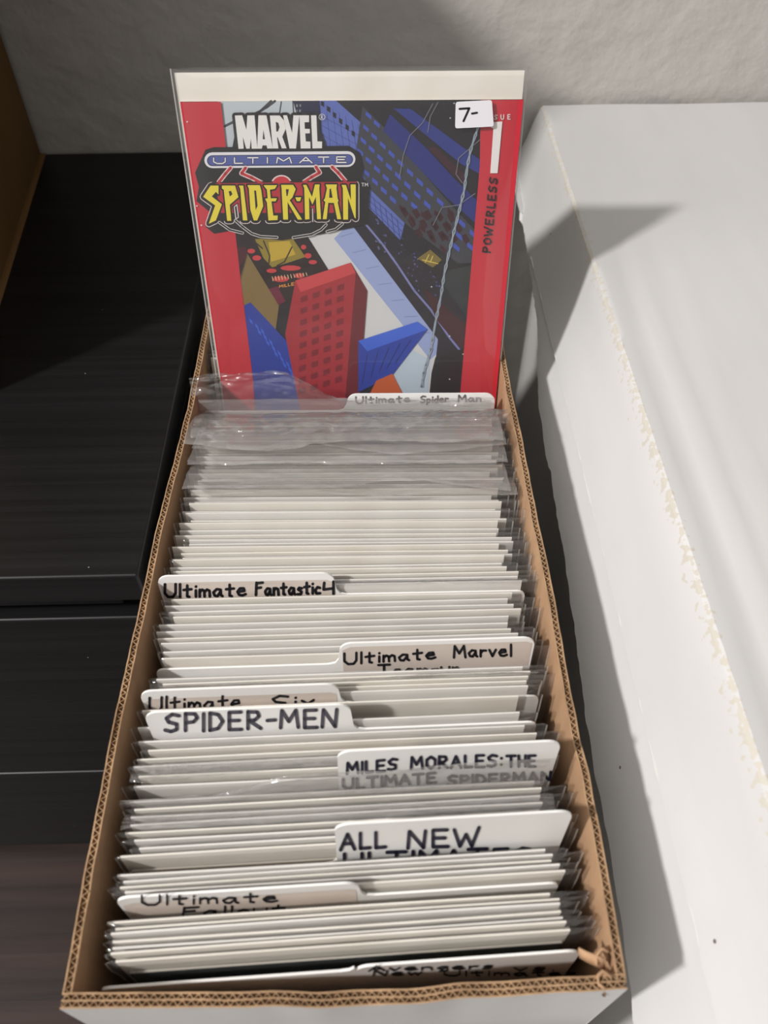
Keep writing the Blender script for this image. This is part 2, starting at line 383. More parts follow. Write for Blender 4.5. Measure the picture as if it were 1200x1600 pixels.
# ------------------------------------------------------------------ the open comic box
RIM = EYE - .333; BOT = .135; FLO = .1405
Y0, Y1 = .0525, .482
LX = [(.05, -.1142), (.10, -.1156), (.18, -.1150), (.26, -.1140), (.36, -.1092), (.45, -.1085), (.49, -.108)]
RXX = [(.05, .0868), (.10, .0877), (.21, .0866), (.36, .0852), (.43, .0846), (.49, .084)]
TH = .0034
bx = tag(empty('comic_box', (-.0135, .26, BOT)), 'open white comic long box with bare brown rim, packed with bagged comics', 'box')
BO = Vector((-.0135, .26, BOT))
def wall(name, path, inward, waves=2, seed=0, TH=.0034):
    """path: function t -> (x,y) of the outer rim, t in metres; inward: unit vector"""
    q = MB(); n = int(path['len'] / .002)
    def pt(t, d, z, k=0):
        x, y = path['fn'](t)
        top = max(0, (z - (RIM - .07)) / .07)
        w = path['wob'](t) * top
        return Vector((x + inward[0] * (d + w), y + inward[1] * (d + w), z)) - BO
    def rz(t, s): return RIM + .0007 * nz(t * 45, s + seed) + .0005 * nz(t * 160, s + seed)
    ts = [path['len'] * i / n for i in range(n + 1)]
    for d0, d1, m0, m1, s in ((0, .0006, m_white, m_flute, 1), (TH - .0006, TH, m_flute, m_kraft, 2)):
        zs = [BOT + .003, RIM - .07, RIM - .03, RIM - .008]
        q.grid([[pt(t, d0, z) for t in ts] for z in zs] + [[pt(t, d0, rz(t, s)) for t in ts]], m0)
        q.grid([[pt(t, d1, z) for t in ts] for z in zs] + [[pt(t, d1, rz(t, s)) for t in ts]], m1)
        q.grid([[pt(t, d0, rz(t, s)) for t in ts], [pt(t, d1, rz(t, s)) for t in ts]], m_flute)
    # floor of the flutes and the fluting itself
    q.grid([[pt(t, .0006, RIM - .0022) for t in ts], [pt(t, TH - .0006, RIM - .0022) for t in ts]], m_flute)
    pitch = .0031; lanes = [(.0006, TH / 2), (TH / 2, TH - .0006)] if waves == 2 else [(.0006, TH - .0006)]
    steps = int(path['len'] / pitch * 8)
    for li, (a, c) in enumerate(lanes):
        ph = li * 1.7 + seed; mid = (a + c) / 2; amp = (c - a) / 2 - .00015
        def wv(t, o): return mid + amp * math.sin(t / pitch * 2 * math.pi + ph + 1.4 * nz(t * 30, li + seed)) + o
        tt = [path['len'] * i / steps for i in range(steps + 1)]
        for o in (-.00022, .00022):
            q.grid([[pt(t, wv(t, o), RIM - .0026) for t in tt], [pt(t, wv(t, o), rz(t, 5 + li) - .0003) for t in tt]], m_flute)
        q.grid([[pt(t, wv(t, -.00022), rz(t, 5 + li) - .0003) for t in tt], [pt(t, wv(t, .00022), rz(t, 5 + li) - .0003) for t in tt]], m_flute)
    for t_ in (0, path['len']):
        q.face([pt(t_, 0, BOT + .003), pt(t_, TH, BOT + .003), pt(t_, TH, RIM - .0024), pt(t_, 0, RIM - .0024)], m_white)
    if waves == 2:
        q.grid([[pt(t, TH / 2 - .0002 + .0003 * nz(t * 60, 8), RIM - .0040) for t in ts], [pt(t, TH / 2 - .0002 + .0003 * nz(t * 60, 8), rz(t, 4)) for t in ts]], m_flute)
        q.grid([[pt(t, TH / 2 - .0002 + .0003 * nz(t * 60, 8), rz(t, 4)) for t in ts], [pt(t, TH / 2 + .0003 + .0003 * nz(t * 60, 8), rz(t, 4)) for t in ts]], m_flute)
    return q.build(name, bx)
def wobble(s, a=.0012): return lambda t: a * nz(t * 14, s) + .35 * a * nz(t * 60, s + 4)
YS = Y0 + .0049
wall('side_wall', dict(len=Y1 - YS, fn=lambda t: (interp(LX, YS + t), YS + t), wob=wobble(1, .0008)), (1, 0), 1, 1)
wall('side_wall', dict(len=Y1 - YS, fn=lambda t: (interp(RXX, YS + t), YS + t), wob=wobble(2, .0014)), (-1, 0), 1, 2)
fx0, fx1 = LX[0][1], RXX[0][1]
wall('front_wall', dict(len=fx1 - fx0, fn=lambda t: (fx0 + t, Y0 + .0005 - .002 * math.sin(math.pi * t / (fx1 - fx0)) + .0015 * t / (fx1 - fx0)), wob=wobble(3, .0016)), (0, 1), 2, 3, TH=.0050)
wall('back_wall', dict(len=fx1 - fx0 - .0145, fn=lambda t: (fx0 + .009 + t, Y1), wob=wobble(4, .0008)), (0, -1), 1, 4)
q = MB(); q.box(Vector((-.1045, Y0 + .006, BOT)) - BO, Vector((.0795, Y1 - .004, FLO)) - BO, m_kraft); q.build('box_floor', bx)
# torn cardboard curls at the right front corner
def curl(pts, w0, w1, tilt=(0, 0)):
    q = MB(); r0 = []; r1 = []
    for i, (x, y, z) in enumerate(pts):
        r0.append(Vector((x, y, z)) - BO); r1.append(Vector((x + tilt[0], y + tilt[1], z - (w0 + (w1 - w0) * i / (len(pts) - 1)))) - BO)
    q.grid([r0, r1], m_kraft)
    o = q.build('torn_flap', bx, smooth=True)
    s = o.modifiers.new('thickness', 'SOLIDIFY'); s.thickness = .0008; s.offset = 0
curl([(.0805, .0640, RIM + .0005), (.0775, .0650, RIM + .001), (.0745, .0664, RIM), (.0720, .0682, RIM - .0015)], .005, .003, (.0005, -.0026))
curl([(.0815, .0580, RIM + .0015), (.0785, .0600, RIM + .002), (.0765, .0585, RIM + .002), (.0765, .0560, RIM + .001), (.0785, .0545, RIM + .001)], .010, .010, (.002, -.001))
curl([(.0820, .0660, RIM + .001), (.0795, .0668, RIM + .002), (.0775, .0650, RIM + .001), (.0770, .0620, RIM + .000)], .008, .008, (.003, .002))

# ------------------------------------------------------------------ comics filed in the box
BH = .2667; BWD = .1715
def lean_at(y): return math.radians(.6 + 10.4 * min(1.2, max(0, (y - .06) / .33)))
def yaw_at(y): return math.radians(interp([(.06, 2.3), (.10, 2.0), (.15, 1.3), (.22, .2), (.27, -1.0), (.36, -1.2)], y))
def make_board(seed, mat):
    q = MB(); r = random.Random(seed); w = BWD / 2; t = .0004
    n = 10; bow = r.uniform(-.0004, .0004)
    outline = [(-w, 0), (w, 0), (w, BH), (-w, BH)]
    rows_f = []; rows_b = []
    for i in range(7):
        z = BH * i / 6
        rows_f.append([(-w + 2 * w * j / n, -t + bow * math.sin(math.pi * j / n), z) for j in range(n + 1)])
        rows_b.append([(-w + 2 * w * j / n, t + bow * math.sin(math.pi * j / n), z) for j in range(n + 1)])
    q.grid(rows_f, mat); q.grid([list(reversed(x)) for x in rows_b], mat)
    q.grid([rows_f[-1], rows_b[-1]], mat); q.grid([rows_b[0], rows_f[0]], mat)
    q.grid([[r_[0] for r_ in rows_b], [r_[0] for r_ in rows_f]], mat); q.grid([[r_[-1] for r_ in rows_f], [r_[-1] for r_ in rows_b]], mat)
    return q.mesh('backing_board')
def make_comic(seed, rgb):
    q = MB(); w = .168 / 2; cm = flat(rgb, .35, .4)
    q.box((-w, -.0016, .002), (w, -.0006, .2535), m_paper)
    q.box((-w, -.00175, .0018), (w, -.0016, .2540), cm)
    return q.mesh('comic_book')
def make_bag(seed, wl, wr, crinkle=1.0):
    """clear sleeve around board and book, folded over at the top; margins stick out each side"""
    q = MB(); r = random.Random(seed); s = r.uniform(0, 90)
    xs = [-wl, -wl + .0015, -wl + .004, -BWD / 2 - .0006, -BWD / 2 + .004, -.06, -.03, 0, .03, .06, BWD / 2 - .004, BWD / 2 + .0006, wr - .004, wr - .0015, wr]
    xs = sorted(xs)
    zs = [.001, .08, .16, .21, .235, .25, .258, .264, BH + .0006]
    def off(x, z, side):
        e = max(0, abs(x) - BWD / 2) / .008
        base = .0019 if side < 0 else .0006
        k = max(0, 1 - e * .9)
        cr = crinkle * .0009 * nz(x * 160 + s, z * 70, side) * min(1, e)
        return side * base * k * (1 if abs(x) < BWD / 2 + .003 else .5) + cr + .00012 * nz(x * 40 + s, z * 30, 7 + side)
    fr = [[(x, off(x, z, -1), z - (.0010 * abs(nz(x * 90 + s, 2)) if z > BH - .001 and abs(x) > BWD / 2 else 0)) for x in xs] for z in zs]
    bk = [[(x, off(x, z, 1), z) for x in xs] for z in zs]
    for j in range(len(xs)):
        if j in (0, len(xs) - 1):
            for i in range(len(zs)): bk[i][j] = fr[i][j]
    q.grid(fr, m_bag); q.grid([list(reversed(x)) for x in bk], m_bag)
    q.grid([fr[-1], [((a[0]), (a[1] + c[1]) / 2, a[2] + .0007) for a, c in zip(fr[-1], bk[-1])], bk[-1]], m_bag)
    # welded side seam
    for sgn, xe in ((-1, -wl), (1, wr)):
        q.grid([[(xe, fr[i][0 if sgn < 0 else -1][1] - .0001, zs[i]) for i in range(len(zs))], [(xe - sgn * .0007, fr[i][0 if sgn < 0 else -1][1] - .0001, zs[i]) for i in range(len(zs))]], m_seam)
    return q.mesh('plastic_bag', smooth=True)
# seats of the parts inside a sleeve
boards = [make_board(i, m_board if i % 3 else m_cream) for i in range(6)]
inks = [(52, 60, 58), (70, 40, 42), (46, 56, 84), (120, 96, 52), (38, 38, 44), (96, 104, 112), (84, 62, 92), (40, 74, 66)]
books = [make_comic(i, c) for i, c in enumerate(inks)]
bags = [make_bag(i, .0890 + .0008 * (i % 3), .0925 + .0019 * (i % 4), 1 + .5 * (i % 3)) for i in range(9)]
GRP = 'bagged comics filed in the open box'
proto = empty('bagged_comic'); link('backing_board', boards[0], proto); link('comic_book', books[0], proto); link('plastic_bag', bags[0], proto)
_first = [True]
def ordinal(n): return {1: '1st', 2: '2nd', 3: '3rd', 21: '21st', 22: '22nd', 23: '23rd', 31: '31st', 32: '32nd', 33: '33rd'}.get(n, '%dth' % n)
def stand(y, x, ytop_fixed=True, dz=0.0, dyaw=0.0, dlean=0.0):
    """matrix of a sheet whose top edge passes over (x, y) and whose foot is on the box floor"""
    ln = lean_at(y) + dlean
    return (x, y - BH * math.sin(ln), FLO + .0006 + dz), (-ln, 0, yaw_at(y) + dyaw)
def file_comic(y, label, k, x=None, dz=0.0, low=False):
    r = random.Random(1000 + k)
    if x is None: x = interp([(.06, -.0150), (.20, -.0165), (.27, -.0150), (.40, -.0135)], y) + r.uniform(-.0040, .0040)
    loc, rot = stand(y, x, dz=dz + (0 if low else max(0, r.gauss(.0005, .0016))), dyaw=math.radians(r.uniform(-.06, .06)))
    if _first[0]:
        root = proto; _first[0] = False; kids = list(proto.children)
    else:
        root = proto.copy(); COL.objects.link(root); kids = []
        for c in PK:
            d = c.copy(); COL.objects.link(d); d.parent = root; kids.append(d)
    root.location = loc; root.rotation_euler = rot; bo = r.uniform(-.0032, .0012)
    for d in kids:
        n = d.name.split('.')[0]
        if n == 'backing_board': d.data = boards[k * 5 % 6 if r.random() < .8 else 0]; d.location.x = bo
        elif n == 'comic_book': d.data = books[r.randrange(len(books)) if k else 0]; d.location.x = bo + r.uniform(-.0005, .0005)
        else: d.data = bags[r.randrange(len(bags))]
    tag(root, label, 'comic', GRP)
    return root
PK = list(proto.children)

# ------------------------------------------------------------------ tabbed dividers
def arc(cx, cz, r, a0, a1, n=6):
    return [(cx + r * math.cos(math.radians(a0 + (a1 - a0) * i / n)), cz + r * math.sin(math.radians(a0 + (a1 - a0) * i / n))) for i in range(n + 1)]
def divider(y, xl, xr, label, lines, ztab=EYE - .331, body_drop=.0165, left=True, strip=None, stroke=4.5, ink=None, x0=-.0155, w=.180, dlean=0.0):
    """white sheet with a half-width tab from xl to xr (room x); lines: (text, x0,y0,x1,y1,height) in the photo frame"""
    (lx, ly, lz), rot = stand(y, x0, dlean=dlean)
    o = empty('tabbed_divider', (lx, ly, lz), rot)
    hz = (ztab - lz) / math.cos(lean_at(y) + dlean); bz = hz - body_drop; a, c = xl - x0, xr - x0; R = .006; hw = w / 2
    poly = [(-hw, 0), (hw, 0), (hw, bz - .004)] + arc(hw - .004, bz - .004, .004, 0, 90, 4)[1:]
    tab = []
    if c < hw - .008: tab += [(c + .006, bz), (c + .0025, bz + .001), (c + .0008, bz + .004)]
    else: poly = [(-hw, 0), (hw, 0)]; c = hw
    tab += arc(c - R, hz - R, R, 0, 90)
    tab += arc(a + R, hz - R, R, 90, 180)
    if a > -hw + .008:
        tab += [(a - .0008, bz + .004), (a - .0025, bz + .001), (a - .006, bz)]
        tail = arc(-hw + .004, bz - .004, .004, 90, 180, 4)
    else:
        tail = []
    q = MB(); q.prism(poly + tab + tail, -.0005, .0005, m_div)
    q.build('divider_sheet', o)
    M4 = Matrix.LocRotScale(Vector((lx, ly, lz)), o.rotation_euler, None)
    fn = plane_map(M4)
    if strip:
        q = MB(); d0, d1 = strip
        q.face([(x, -.00062, z) for x, z in [(a + .0012, hz - body_drop - .006), (c - .0012, hz - body_drop - .006), (c - .0012, hz - d0), (c - .004, hz - d0 + .0015), (a + .005, hz - d0 + .0015), (a + .0012, hz - d0 - .001)]], m_strip)
        tag(q.build('label_strip', o), 'beige paper label strip')
    q = MB(); yy = -.00075
    for (t, ax, ay, bxx, by, h) in lines:
        lay_strokes(q, text_strokes(t, ax, ay, bxx, by, h), stroke, fn, yy, ink or m_ink); yy -= 2e-5
    q.build('handwriting', o)
    tag(o, label, 'divider')
    return o
# (top y, left x, right x, ...) from front to back
DV = dict(first=.0652, second=.0916, third=.1073, fourth=.1358, fifth=.1622, sixth=.1757, seventh=.1963, eighth=.2362, ninth=.3735)
divider(DV['first'], -.0100, .0745, 'frontmost white divider, handwritten tab on its right, behind the front wall',
        [('Avengers', 576, 1514, 768, 1510, 8), ('vs.', 803, 1513, 864, 1513, 8), ('New', 583, 1521, 658, 1520, 8), ('Ultimates', 694, 1521, 898, 1521, 8)],
        ztab=EYE - .341, body_drop=.0055, stroke=2.6)
divider(DV['second'], -.1010, -.0085, 'white divider with left tab, beige strip and dark writing, second from the front',
        [('Ultimate', 222, 1411, 433, 1406, 15), ('Fallout', 286, 1429, 445, 1424, 14)], strip=(.0078, 0), stroke=3.6, w=.174)
divider(DV['third'], -.0172, .0735, 'clean white divider with right tab lettered ALL NEW, third from the front',
        [('ALL', 532, 1325, 602, 1321, 24), ('NEW', 637, 1322, 748, 1319, 26), ('ULTIMATES', 538, 1354, 828, 1345, 23)], stroke=5.6, ink=m_navy_ink, ztab=EYE - .314, body_drop=.041)
divider(DV['fourth'], -.0165, .0735, 'white divider whose right tab sits behind milky film, fourth from the front',
        [('MILES', 542, 1207, 620, 1200, 17), ('MORALES:', 642, 1199, 783, 1195, 18), ('THE', 791, 1196, 836, 1195, 17),
         ('ULTIMATE', 536, 1230, 680, 1220, 15), ('SPIDERMAN', 699, 1225, 860, 1218, 15)], stroke=4.6, ink=m_navy_ink, ztab=EYE - .314, body_drop=.043)
divider(DV['fifth'], -.1005, -.0115, 'white divider with left tab in big grey capitals, fifth from the front',
        [('SPIDER-MEN', 258, 1141, 526, 1133, 27)], stroke=5.6, ink=m_grey_ink, w=.176, ztab=EYE - .325, body_drop=.022)
divider(DV['sixth'], -.1062, -.0172, 'white divider with left beige tab half hidden behind the grey lettered tab',
        [('Ultimate', 234, 1110, 376, 1104, 22), ('Six', 424, 1106, 490, 1102, 20)], strip=(.0078, 0), stroke=4.0, w=.182)
divider(DV['seventh'], -.0172, .0712, 'white divider with right tab and beige two-line label, seventh from the front',
        [('Ultimate', 538, 1036, 680, 1027, 17), ('Marvel', 709, 1025, 798, 1023, 18), ('Team-up', 591, 1055, 718, 1050, 18)], strip=(.0042, 0), stroke=4.0)
divider(DV['eighth'], -.1085, -.0205, 'white divider with left tab and bold one-line black writing, eighth from the front',
        [('Ultimate', 258, 931, 384, 929, 20), ('Fantastic', 400, 928, 500, 926, 19), ('4', 505, 928, 521, 926, 19)], strip=(.0062, 0), stroke=4.4, w=.184)
divider(DV['ninth'], -.0160, .0715, 'rearmost white divider, faint right tab under milky film before the standing comic',
        [('Ultimate', 556, 629, 640, 627, 10), ('Spider', 657, 628, 700, 627, 10), ('Man', 716, 627, 751, 626, 10)], ztab=EYE - .337, body_drop=.012, stroke=2.6, ink=m_pale_ink)

def run(y0, y1, n, label_fn, k0, lift=0.0, x=None):
    out = []
    for i in range(n):
        y = y0 + (y1 - y0) * i / max(1, n - 1)
        out.append(file_comic(y, label_fn(i, n), k0 + i, x=x, dz=lift, low=i > n - 3))
    return out
NAMES = ['frontmost', 'second', 'third', 'fourth', 'fifth', 'sixth', 'seventh', 'eighth', 'ninth']
keys = ['first', 'second', 'third', 'fourth', 'fifth', 'sixth', 'seventh', 'eighth']
counts = [7, 5, 8, 6, 2, 5, 10]
ALLC = {}
k = 0
for a, (d0, d1, n) in enumerate(zip(keys, keys[1:], counts)):
    ya = DV[d0] + (.0075 if a == 0 else .0024); yb = [.0860, .1030, .1318, .1580, .1728, .1882, .2318][a]
    ALLC[d0] = run(ya, yb, n, lambda i, n, a=a: 'bagged comic with white board, %s behind the %s tabbed divider' % (ordinal(i + 1), NAMES[a]), k); k += n
ALLC['eighth'] = run(DV['eighth'] + .0026, .2712, 12, lambda i, n: 'bagged comic with white board, %s behind the eighth tabbed divider' % ordinal(i + 1), k, lift=.0008); k += 12
ALLC['gap'] = run(.2752, DV['ninth'] - .0030, 29, lambda i, n: 'bagged comic with white board, %s ahead of the ninth tabbed divider' % ordinal(n - i), k, lift=0.0); k += 29

# ------------------------------------------------------------------ the comic pulled up above the others
SL = math.radians(11.7); SY = math.radians(-1.0)
top = Vector((-.0073, .4340, EYE - .1738))
foot = top - (Matrix.Rotation(SY, 3, 'Z') @ Matrix.Rotation(-SL, 3, 'X')) @ Vector((0, 0, .2690))
sc = empty('standing_comic', foot, (-SL, 0, SY))
tag(sc, 'bagged comic with red side bands and yellow title, pulled up tall above the rest', 'comic')
SM = Matrix.LocRotScale(foot, sc.rotation_euler, None)
P = plane_map(SM)
def quadpx(pts): return [P(*p) for p in pts]
# backing board
BRD = [P(272, 115), P(820, 110)]
bl, br = BRD[0][0], BRD[1][0]; bt = (BRD[0][1] + BRD[1][1]) / 2
q = MB(); q.box((bl, .0004, .0025), (br, .0014, bt), m_cream); q.build('backing_board', sc)
# pages and cover
cl, cr_ = P(283, 159)[0], P(817, 153)[0]; ctop = (P(283, 159)[1] + P(817, 153)[1]) / 2; cb = ctop - .2590
q = MB(); q.box((cl + .0004, -.0014, cb), (cr_ - .0004, .0003, ctop - .0003), m_paper); q.build('pages', sc)
cover = MB(); LAY = [-.00150]
def poly(pts, rgb, step=True, rough=.32):
    if step: LAY[0] -= 7e-6
    def cl_(p): return (min(max(p[0], cl), cr_), min(max(p[1], cb), ctop))
    cover.face([(x, LAY[0], z) for x, z in (cl_(P(*p)) for p in pts)], flat(rgb, rough, .45))
def lines(strokes, w, rgb, cap=8):
    LAY[0] -= 7e-6
    lay_strokes(cover, strokes, w, P, LAY[0], flat(rgb, .32, .45), cap); LAY[0] -= 3e-6
cover.box((cl, -.00150, cb), (cr_, -.0014, ctop), flat((30, 28, 36), .32, .45))
def T(s, ox, oy): return lambda pts: [(ox + x / s, oy + y / s) for x, y in pts]
c5 = T(3.75, 400, 140); c6 = T(5.217, 330, 340); c9 = T(4.2857, 540, 370)
# --- night street behind the titles
poly([(340, 150), (458, 150), (505, 200), (492, 262), (352, 262)], (186, 195, 200))
lines([[(352, 196), (372, 186), (398, 178), (418, 166), (430, 157)], [(392, 180), (408, 172), (424, 157)]], 4, (70, 72, 78))
lines([[(440, 158), (436, 185)], [(458, 157), (460, 190)]], 2, (60, 62, 70))
poly([(458, 150), (505, 150), (505, 215), (470, 200)], (32, 36, 66))
for x in (463, 468):
    for y in (162, 170): poly([(x, y), (x + 2.5, y), (x + 2.5, y + 4), (x, y + 4)], (205, 205, 210), False)
poly(c5([(375, 55), (470, 55), (615, 190), (592, 330), (655, 560), (872, 770), (842, 890), (640, 700), (560, 480), (390, 340)]), (92, 108, 178))
for i in range(7):
    a = Vector((500 + i * 9, 157)); 
    lines([[(500 + i * 10, 157 + i * 6), (506 + i * 12, 232 + i * 12)]], .8, (62, 74, 140), 4)
for i in range(5): lines([[(502, 180 + i * 14), (560, 210 + i * 16)]], .8, (62, 74, 140), 4)
for i in range(6): lines([[(575 + i * 9, 300 + i * 8), (580 + i * 9, 328 + i * 9)]], .8, (62, 74, 140), 4)
for i in range(3): lines([[(574, 300 + i * 9), (630, 352 + i * 10)]], .8, (62, 74, 140), 4)
for x, y in ((390, 78), (426, 110), (460, 145), (496, 180), (534, 217), (570, 253)):
    poly(c5([(x - 9, y - 20), (x + 9, y - 10), (x + 9, y + 20), (x - 9, y + 8)]), (26, 26, 38), False)
poly(c5([(625, 92), (745, 210), (1115, 640), (1310, 850), (1310, 1010), (1180, 1010), (870, 775), (650, 560), (590, 330)]), (58, 60, 68))
rowd = [(660, 147, 2, 0), (645, 222, 15, 0), (630, 296, 15, 0), (612, 362, 15, 0), (600, 435, 14, 0), (640, 548, 12, 0)]
LAY[0] -= 7e-6
for ri, (sx, sy, n, _) in enumerate(rowd[:5]):
    for j in range(n):
        x = sx + j * (47 + .9 * j); y = sy + j * (48 + .75 * j)
        if x > 1275 or y > 930: continue
        if ri == 4 and j == 0: continue
        red = (y > 690 and x < 1150) or (ri > 3 and j > 5)
        sz = 1 + .02 * j
        if ri and x > 880 and y < 250: continue
        poly(c5([(x - 15 * sz, y - 25 * sz), (x + 17 * sz, y + 3 * sz), (x + 14 * sz, y + 25 * sz), (x - 18 * sz, y - 3 * sz)]), (62, 24, 34) if red else (66, 84, 178), False)
for ri in range(3):
    for j in range(5):
        x = 870 + j * 68 + ri * 42; y = 715 + j * 30 + ri * 62 - j * 22
        poly(c5([(x - 26, y - 20), (x + 2, y - 34), (x + 26, y + 8), (x + 2, y + 30)]), (56, 22, 32), False)
poly(c5([(785, 138), (1000, 340), (1160, 515), (1310, 660), (1310, 800), (1110, 620), (745, 235)]), (38, 46, 118))
poly(c5([(805, 105), (905, 108), (1330, 420), (1330, 500), (1200, 430)]), (44, 56, 128))
poly(c5([(1000, 330), (1050, 330), (1250, 520), (1200, 540)]), (58, 26, 40))
# --- middle: pale block, dark street, red block
poly([(470, 372), (530, 340), (548, 348), (690, 520), (682, 620), (624, 620), (560, 520)], (206, 207, 207))
poly([(522, 371), (548, 345), (700, 535), (672, 560)], (150, 164, 206))
for i in range(7): lines([[(532 + i * 20, 368 + i * 25), (552 + i * 20, 362 + i * 26)]], .8, (110, 124, 172), 4)
poly([(600, 520), (672, 560), (668, 620), (626, 620)], (184, 200, 212))
poly([(571, 318), (626, 375), (760, 520), (760, 640), (672, 640), (684, 528), (548, 347)], (34, 31, 42))
LAY[0] -= 7e-6
rr = random.Random(3)
for i in range(90):
    t = rr.random(); u = rr.random()
    x = 566 + t * 110 + u * 28 - 8; y = 330 + t * 125 + (1 - u) * 26 - 6
    s = rr.uniform(.8, 2.2)
    poly([(x - s, y), (x, y - s), (x + s, y + .3 * s), (x, y + s)], rr.choice([(70, 76, 140), (54, 50, 74), (24, 20, 28), (92, 90, 130)]), False)
lines([[(571, 348), (597, 379), (622, 414), (647, 452), (673, 482), (701, 524), (724, 552)]], 3.2, (120, 124, 176))
poly([(660, 446), (735, 512), (735, 560), (682, 498)], (62, 24, 32))
poly([(700, 420), (738, 412), (734, 500), (690, 440)], (44, 52, 54))
poly([(652, 402), (672, 388), (690, 404), (676, 416)], (120, 104, 52))
lines([[(664, 408), (670, 396)], [(672, 408), (676, 398)], [(660, 404), (684, 410)]], 1.4, (214, 190, 80))
poly([(680, 556), (730, 540), (730, 640), (668, 640), (674, 580)], (24, 24, 28))
for x, y in ((674, 446), (702, 523), (723, 551), (702, 590), (709, 160), (703, 183)): lines([[(x, y), (x + .2, y)]], 2.2, (235, 235, 240))
# --- left: lit signs and a tan slab
poly([(366, 350), (480, 366), (520, 430), (470, 480), (400, 470), (372, 420)], (34, 24, 28))
poly(c6([(360, 165), (660, 150), (770, 310), (650, 350), (500, 395), (430, 320)]), (142, 124, 44))
poly(c6([(470, 190), (640, 180), (690, 290), (490, 350)]), (190, 160, 52))
lines([c6([(430, 180), (480, 300), (470, 380)]), c6([(660, 230), (600, 350), (540, 380)]), c6([(350, 180), (420, 240)])], 2.2, (52, 44, 30))
for x, y, a, b_ in ((330, 262, 32, 20), (375, 318, 36, 22), (495, 422, 42, 18), (650, 400, 85, 22), (790, 300, 30, 22), (830, 352, 34, 18), (755, 230, 22, 20), (570, 490, 65, 24), (720, 462, 40, 22)):
    LAY[0] -= 1e-6
    poly(c6([(x + a * math.cos(t * .6283), y + b_ * math.sin(t * .6283)) for t in range(10)]), (196, 62, 66), False)
for i in range(12): lines([c6([(500 + i * 25, 470 - i * 3), (508 + i * 25, 505 - i * 4)])], 1.1, (226, 196, 150), 4)
lines(text_strokes('MILLENNIUM', 437, 447.5, 486, 438, 4.2, jig=0), 1.1, (224, 150, 70), 4)
poly(c6([(470, 570), (545, 548), (610, 670), (555, 700)]), (104, 26, 52))
poly(c6([(210, 240), (285, 225), (300, 300), (230, 400)]), (70, 20, 32))
poly(c6([(300, 285), (555, 705), (520, 960), (320, 900), (240, 700), (240, 480)]), (126, 104, 62))
lines([c6([(300, 285), (245, 490)])], 1.5, (90, 72, 44))
# --- plain blue and red office towers in the foreground
poly([(376, 478), (392, 470), (462, 545), (488, 640), (400, 640)], (34, 58, 150))
poly([(376, 478), (400, 640), (384, 600)], (24, 40, 108))
for i in range(6):
    for j in range(3):
        x = 390 + i * 13 + j * 9; y = 494 + i * 17 - j * 4 + j * 12
        poly([(x, y), (x + 5, y + 5), (x + 6, y + 11), (x + 1, y + 6)], (56, 92, 196), False)
poly([(462, 436), (548, 408), (574, 452), (548, 640), (470, 640), (446, 520)], (160, 40, 50))
poly([(462, 436), (548, 408), (556, 424), (470, 454)], (196, 66, 70))
poly([(548, 408), (574, 452), (560, 640), (538, 640), (556, 424)], (104, 26, 38))
LAY[0] -= 7e-6
for i in range(9):
    for j in range(4):
        x = 470 + j * 19 - i * .4; y = 462 - j * 6 + i * 18
        poly([(x, y), (x + 11, y - 4), (x + 11, y + 5), (x, y + 9)], (122, 28, 40), False)
poly([(560, 530), (652, 500), (668, 512), (612, 585), (560, 610)], (36, 62, 156))
poly([(560, 530), (652, 500), (668, 512), (574, 546)], (58, 98, 204))
for i in range(5): lines([[(574 + i * 17, 552 - i * 6), (566 + i * 13, 596 - i * 8)]], 1.4, (24, 38, 104), 4)
poly([(578, 612), (588, 592), (613, 581), (632, 618)], (196, 92, 44))
# --- twisted pale strand
strand = [(746, 198), (735, 231), (729, 262), (725, 294), (717, 327), (709, 359), (701, 393), (694, 424), (688, 463), (680, 501), (673, 543), (662, 580), (657, 612)]
def wig(a, ph, step=3):
    out = []
    for (x0, y0), (x1, y1) in zip(strand, strand[1:]):
        for i in range(step):
            t = i / step; y = y0 + (y1 - y0) * t; out.append((x0 + (x1 - x0) * t + a * math.sin(y * .17 + ph), y))
    return out
lines([wig(0, 0)], 3.2, (112, 124, 138)); lines([wig(2.2, 0)], 1.5, (158, 170, 182)); lines([wig(2.2, 3.1)], 1.5, (150, 162, 176))
lines([[(676, 160), (660, 190), (640, 210), (630, 240), (624, 275)], [(684, 158), (672, 180), (668, 205)], [(752, 214), (738, 226), (716, 245), (712, 270), (722, 284)], [(742, 300), (716, 318), (690, 322), (676, 350)]], 1.0, (126, 126, 136), 4)
# --- red bands
poly([(270, 140), (344, 140), (377, 436), (396, 590), (404, 700), (330, 700)], (190, 42, 56))
poly([(752, 130), (830, 130), (790, 700), (711, 700), (736, 411), (749, 256)], (196, 46, 60))
# --- title: dark glow, white outline, red field, letters
L2 = T(8.571, 310, 225); L3 = T(7.5, 430, 225); L1 = T(7.5, 355, 165)
MV = [L1(p) for p in (
 [(97,103),(182,100),(232,270),(243,102),(325,100),(358,470),(360,490),(293,490),(285,370),(270,490),(230,490),(190,350),(200,490),(140,493)],
 [(372,100),(465,100),(540,488),(475,488),(467,452),(420,452),(412,490),(358,490)],
 [(505,103),(620,103),(670,160),(690,260),(650,350),(700,485),(645,487),(595,350),(590,370),(605,488),(540,488)],
 [(660,100),(705,100),(765,305),(780,100),(850,100),(810,488),(735,488)],
 [(850,100),(963,100),(963,180),(910,182),(913,258),(972,260),(972,310),(918,312),(925,405),(978,408),(980,487),(865,488)],
 [(985,100),(1048,100),(1060,405),(1115,407),(1113,485),(1003,487)])]
lines([p + [p[0]] for p in MV], 9, (40, 38, 42))
poly(L1([(100, 300), (1110, 300), (1160, 520), (60, 520)]), (34, 32, 38))
